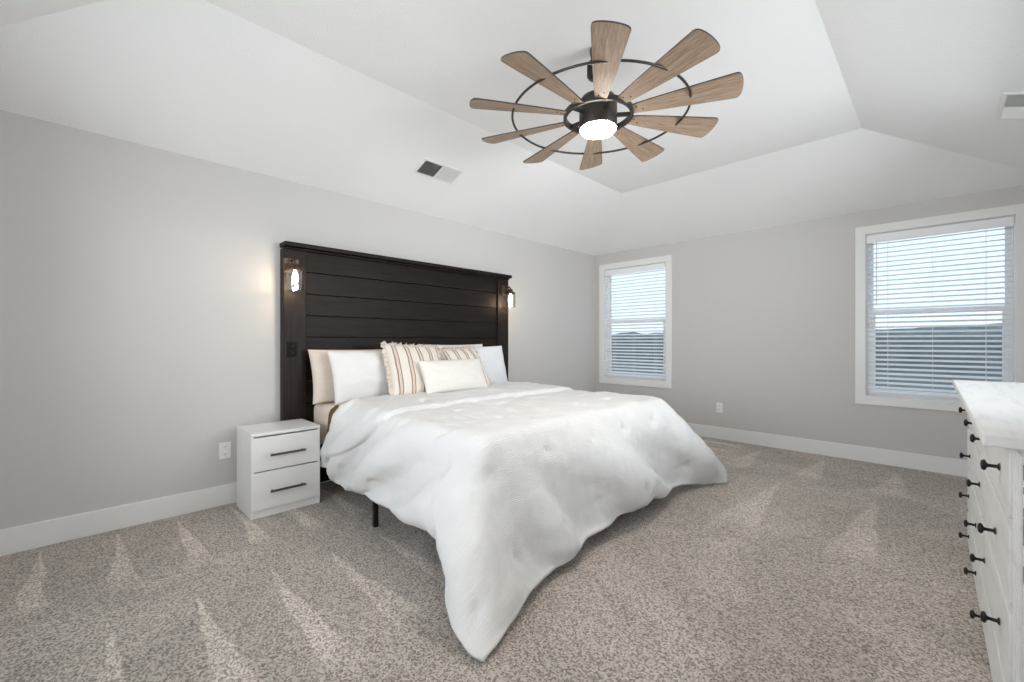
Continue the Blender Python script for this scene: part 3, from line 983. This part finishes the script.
# brown blanket showing under the comforter at the head end
def strip(x_of, y_pts):
    pass
prof = []
hang = .26
yA, yB_, zt_ = BY0 - .008, BY1 + .008, MZ1 + .008
for k in range(14): prof.append((yA - .004, zt_ - .055 - hang * (1 - k / 13)))
for k in range(1, 8):
    t = math.pi / 2 * k / 8; prof.append((yA + .055 - .055 * math.cos(t), zt_ - .055 + .055 * math.sin(t)))
for k in range(30): prof.append((yA + .055 + (yB_ - yA - .11) * k / 29, zt_))
for k in range(1, 8):
    t = math.pi / 2 * k / 8; prof.append((yB_ - .055 + .055 * math.sin(t), zt_ - .055 + .055 * math.cos(t)))
for k in range(14): prof.append((yB_ + .004, zt_ - .055 - hang * k / 13))
G = np.zeros((16, len(prof), 3))
for i in range(16):
    for j, (y, z) in enumerate(prof):
        side = max(0, (zt_ - z) / hang)
        xs0 = .465 - .05 * min(1, side) if y < 2 else .52
        G[i, j] = (xs0 + (1.0 - xs0) * i / 15, y, z + .002 * math.sin(j * 1.3 + i))
bl = grid_mesh('blanket', G, G[..., :2].copy(), M['brown'])
tag(bl, 'brown fleece blanket peeking out between sheet and comforter', 'blanket')
md = bl.modifiers.new('thickness', 'SOLIDIFY'); md.thickness = .006; md.offset = 0

# ------------------------------------------------------------------ pillows
def pillow_mesh(w, h, t, seed, pinch=.10, n=34, crease=.006):
    rng = random.Random(seed)
    ks = [(rng.uniform(-9, 9), rng.uniform(-9, 9), rng.uniform(0, 6.28)) for _ in range(14)]
    bm = bmesh.new()
    def pt(u, v, s):
        X = w / 2 * u * (1 - pinch * (1 - v * v) * abs(u) ** 2)
        Y = h / 2 * v * (1 - pinch * (1 - u * u) * abs(v) ** 2)
        e = max(0, (1 - u ** 2) * (1 - v ** 2))
        th = t / 2 * e ** .42
        wr = sum(math.sin(a * u * 1.4 + b * v * 1.4 + c) for a, b, c in ks) / 14
        # radiating gathers near the corners
        cr = math.sin(9 * math.atan2(abs(v) - .2, abs(u) - .2)) * (abs(u * v)) ** 2 * e ** .3
        return Vector((X, Y, s * (th + e ** .5 * (crease * 2.2 * wr + crease * 1.2 * cr))))
    V = {}
    for s in (1, -1):
        for i in range(n + 1):
            for j in range(n + 1):
                u = -math.cos(math.pi * i / n) * .5 + (-1 + 2 * i / n) * .5
                v = -math.cos(math.pi * j / n) * .5 + (-1 + 2 * j / n) * .5
                if s == -1 and (i in (0, n) or j in (0, n)):
                    V[s, i, j] = V[1, i, j]; continue
                V[s, i, j] = bm.verts.new(pt(u, v, s))
        for i in range(n):
            for j in range(n):
                q = [V[s, i, j], V[s, i + 1, j], V[s, i + 1, j + 1], V[s, i, j + 1]]
                bm.faces.new(q if s == 1 else q[::-1])
    return bm

def place(o, x, y, z, lean, yaw=0, roll=0):
    """local X across the bed (+y), local Y up, local Z towards the foot (+x)"""
    base = Matrix(((0, 0, 1), (1, 0, 0), (0, 1, 0)))     # columns: X->y, Y->z, Z->x
    m3 = Matrix.Rotation(R(yaw), 3, 'Z') @ Matrix.Rotation(-R(lean), 3, 'Y') @ base @ Matrix.Rotation(R(roll), 3, 'Z')
    o.rotation_euler = m3.to_euler()
    o.location = (x, y, z)

def pillow(name, label, m, w, h, t, seed, x, y, z, lean, yaw=0, roll=0, pinch=.08, group=None, crease=.006):
    o = link(name, pillow_mesh(w, h, t, seed, pinch, crease=crease), m, None, True)
    tag(o, label, 'pillow', group)
    place(o, x, y, z, lean, yaw, roll)
    return o

def ruffle(parent, w, h, depth, seed):
    rng = random.Random(seed)
    bm = bmesh.new()
    per = []
    n = 60
    sides = [((-1, -1), (1, -1)), ((1, -1), (1, 1)), ((1, 1), (-1, 1)), ((-1, 1), (-1, -1))]
    for (a, b) in sides:
        for k in range(n):
            t = k / n
            u = a[0] + (b[0] - a[0]) * t; v = a[1] + (b[1] - a[1]) * t
            X = w / 2 * u * (1 - .08 * (1 - v * v)); Y = h / 2 * v * (1 - .08 * (1 - u * u))
            nx, ny = (0, a[1]) if a[1] == b[1] else (a[0], 0)
            # round the direction near corners
            if t < .12 or t > .88:
                l = math.hypot(u, v); nx, ny = u / l, v / l
            per.append((X, Y, nx, ny))
    N_ = len(per)
    rings = []
    rows = 5
    for k, (X, Y, nx, ny) in enumerate(per):
        ph = k * 2 * math.pi / 5.0 + .8 * math.sin(k * .37)
        row = []
        for r in range(rows):
            s = r / (rows - 1)
            amp = .013 * s
            d = depth * s * (1 + .12 * math.sin(k * .9)) * .98
            sh = .010 * s * math.cos(ph)
            row.append(bm.verts.new((X * .985 + nx * d - ny * sh, Y * .985 + ny * d + nx * sh, amp * math.sin(ph))))
        rings.append(row)
    for k in range(N_):
        A = rings[k]; B = rings[(k + 1) % N_]
        for r in range(rows - 1):
            bm.faces.new((A[r], B[r], B[r + 1], A[r + 1]))
    o = link('ruffle', bm, M['linen'], parent, True)
    md = o.modifiers.new('thickness', 'SOLIDIFY'); md.thickness = .002
    return o

zt_ = MZ1 + .01
pillow('bed_pillow', 'cream linen pillow standing against the headboard at the left, behind the plain white one', M['linen'], .86, .43, .15, 1, .205, 1.68, zt_ + .205, 14, pinch=.04)
pillow('bed_pillow', 'plain white pillow in front of the cream one on the nightstand side', M['cotton'], .80, .43, .16, 2, .355, 1.745, zt_ + .20, 20, crease=.013, pinch=.045)
pillow('bed_pillow', 'cream pillow at the back, right of centre, mostly hidden by a striped cushion', M['lumbar'], .80, .44, .14, 3, .20, 2.66, zt_ + .235, 14, pinch=.04)
pillow('bed_pillow', 'pale white pillow at the far right end of the row', M['cotton_cool'], .70, .45, .15, 4, .335, 2.87, zt_ + .212, 14, crease=.013, pinch=.05)
o = pillow('throw_pillow', 'striped cream and brown ruffled cushion, nearer the nightstand', M['stripe'], .49, .46, .15, 5, .53, 1.99, zt_ + .235, 30, -3, -4, pinch=.04)
ruffle(o, .49, .46, .045, 1)
o = pillow('throw_pillow', 'striped cream and brown ruffled cushion behind the right half of the lumbar pillow', M['stripe'], .44, .44, .14, 6, .50, 2.545, zt_ + .215, 32, 3, 3, pinch=.04)
ruffle(o, .44, .44, .042, 2)
pillow('lumbar_pillow', 'low rectangular ivory lumbar pillow leaning in front of the striped cushions', M['lumbar'], .66, .29, .14, 7, .69, 2.27, zt_ + .185, 26, pinch=.04)

# ------------------------------------------------------------------ nightstand
NW, ND, NH = .440, .366, .566
ns = thing('nightstand', 'small white two-drawer nightstand between the outlet and the bed', 'nightstand', (.089 + ND / 2, 1.008, 0))
hx, hy = ND / 2, NW / 2
bm = bmesh.new()
box(bm, -hx, hx, -hy, -hy + .016, 0, NH - .022); box(bm, -hx, hx, hy - .016, hy, 0, NH - .022)
box(bm, -hx, -hx + .006, -hy + .016, hy - .016, .0, NH - .022); box(bm, -hx + .006, hx - .022, -hy + .016, hy - .016, .05, .066)
bevmod(link('carcass', bm, M['white'], ns), .0015)
bevmod(link('top', BX(-hx, hx + .004, -hy - .001, hy + .001, NH - .022, NH), M['white'], ns), .002)
bevmod(link('toe_board', BX(hx - .03, hx - .014, -hy + .016, hy - .016, 0, .052), M['white'], ns), .001)
for z0, z1, hz in ((.311, .534, .414), (.056, .303, .172)):
    d = bevmod(link('drawer', BX(hx - .018, hx + .003, -hy + .001, hy - .001, z0, z1), M['white'], ns), .002)
    bm = bmesh.new()
    box(bm, hx + .024, hx + .036, -.112, .112, hz - .007, hz + .007, .002)
    for s in (-1, 1):
        cyl(bm, (hx + .003, s * .096, hz), (hx + .026, s * .096, hz), .006, n=12)
    link('handle', bm, M['handle'], d)

# ------------------------------------------------------------------ dresser (against the right wall)
# local frame: origin at the near bottom front corner, +X into the wall, +Y along the wall
DLEN, DDEP, DH = 2.06, .47, .942
DX, DYN = 3.787, 1.62
dr = thing('dresser', 'long distressed white dresser with black knobs at the right edge', 'dresser', (DX, DYN, 0), (0, 0, R(-.0)))
dr.rotation_euler = (0, 0, R(.6))
bm = bmesh.new()
box(bm, .024, DDEP, 0, .03, .06, DH - .028)          # near side
box(bm, .024, DDEP, DLEN - .03, DLEN, .06, DH - .028)
box(bm, DDEP - .012, DDEP, .03, DLEN - .03, .06, DH - .028)
box(bm, .024, DDEP - .012, .03, DLEN - .03, .06, .085)
bevmod(link('carcass', bm, M['dresser'], dr), .003)
bm = bmesh.new()                                      # face frame
pw = .075
zr = [.06, .205, .448, .684, .914]
rw = .011
pn = .13
box(bm, 0, .024, 0, pn, .0, DH - .028); box(bm, 0, .024, DLEN - pw, DLEN, .0, DH - .028)
for z in (.213 - .02, .448, .684, .905):
    box(bm, 0.0, .024, pn, DLEN - pw, z - rw, z + rw)
bevmod(link('face_frame', bm, M['dresser'], dr), .003)
bevmod(link('base_board', BX(.006, .03, pn, DLEN - pw, .0, .19), M['dresser'], dr), .003)
for x0, x1 in ((.0, .06), (DDEP - .06, DDEP)):
    for y0, y1 in ((0, .06), (DLEN - .06, DLEN)):
        if x0 > .1: bevmod(link('foot', BX(x0, x1, y0, y1, 0, .06), M['dresser'], dr), .004)
top = bevmod(link('top', BX(-.070, DDEP + .006, -.035, DLEN + .03, DH - .028, DH), M['dresser'], dr), .005, 3)
# mouldings down the near post
bm = bmesh.new()
for y in (.010, .045, .085, .112):
    box(bm, -.007, 0, y, y + .008, .02, DH - .05, .002)
link('post_moulding', bm, M['dresser'], dr)
bm = bmesh.new()
box(bm, .05, DDEP - .05, -.006, 0, .12, .135, .002); box(bm, .05, DDEP - .05, -.006, 0, DH - .10, DH - .085, .002)
box(bm, .05, .065, -.006, 0, .135, DH - .10, .002); box(bm, DDEP - .065, DDEP - .05, -.006, 0, .135, DH - .10, .002)
link('side_moulding', bm, M['dresser'], dr)

def knob_bm(y, z):
    bm = bmesh.new()
    lathe(bm, [(0, 0), (.011, 0), (.011, .002), (.0055, .005), (.005, .022), (.008, .026), (.0155, .029), (.0165, .033), (.013, .038), (0, .040)], 22)
    bmesh.ops.rotate(bm, verts=bm.verts, cent=(0, 0, 0), matrix=Matrix.Rotation(R(-90), 3, 'Y'))
    bmesh.ops.translate(bm, verts=bm.verts, vec=(-.014, y, z))
    return bm
rows = [(.699, .890, 2), (.463, .669, 3), (.228, .433, 2), (.204, .204, 0)]
rows = [(.697, .892, 2), (.461, .671, 3), (.206, .435, 2)]
rows = [(.695, .894, 'two'), (.459, .673, 'three'), (.2235, .437, 'two'), (.02, .2015, 'two')]
ya, yb = pn + .004, DLEN - pw - .004
for z0, z1, kind in rows:
    if kind == 'two':
        mid = (ya + yb) / 2
        spans = [(ya, mid - .008, (.21, .755)), (mid + .008, yb, (.22, .78))]
    else:
        w3 = (yb - ya) / 3
        spans = [(ya + k * w3 + (.006 if k else 0), ya + (k + 1) * w3 - (.006 if k < 2 else 0), (.5,)) for k in range(3)]
    for y0, y1, ks in spans:
        bm = BX(-.012, .018, y0, y1, z0, z1)
        es = [e for e in bm.edges if abs((e.verts[0].co - e.verts[1].co).x) > .02]
        bmesh.ops.bevel(bm, geom=es, offset=.022, segments=5, affect='EDGES', profile=.5)
        d = bevmod(link('drawer', bm, M['dresser'], dr), .003)
        for t in ks:
            link('knob', knob_bm(y0 + (y1 - y0) * t, (z0 + z1) / 2 + .003), M['black'], d, True)
# rubbed spots on the arrises
rr = random.Random(5)
for k in range(6):
    z = rr.uniform(.1, .88); l = rr.uniform(.012, .05)
    link('worn_edge', BX(-.0008, .002, -.0008, .002, z, z + l), M['rub'], dr)

# ------------------------------------------------------------------ lamp added in the unseen room, lighting the left wall through the doorway
vl_ = thing('added_wall_lamp', 'unseen added lamp with two bulbs in the room beyond the doorway', 'wall light', (6.69, -1.12, 2.066))
bevmod(link('backplate', BX(-.02, 0, -.16, .16, -.04, .04), M['bronze'], vl_), .004)
for yv in (.076, -.09):
    link('arm', tube(bmesh.new(), [(-.01, yv, 0), (-.10, yv, 0), (-.17, yv, 0)], .01), M['bronze'], vl_, True)
    ld = bpy.data.lights.new('added_bulb', 'POINT'); ld.energy = ADDED_LAMP_W; ld.color = (1, .95, .88); ld.shadow_soft_size = .035
    lo = bpy.data.objects.new('added_bulb', ld); COL.objects.link(lo); lo.parent = vl_; lo.location = (-.29, yv, 0)


# repeats of one kind share a group
GROUPS = {'window_blind': 'white blinds in the two windows', 'wall_outlet': 'white outlets on the walls', 'ceiling_vent': 'white ceiling vents',
          'wall_sconce': 'glass sconces on the headboard posts', 'bed_pillow': 'pillows standing against the headboard',
          'throw_pillow': 'striped ruffled cushions on the bed'}
for o in SC.objects:
    if o.parent is None and o.name.split('.')[0] in GROUPS:
        o['group'] = GROUPS[o.name.split('.')[0]]
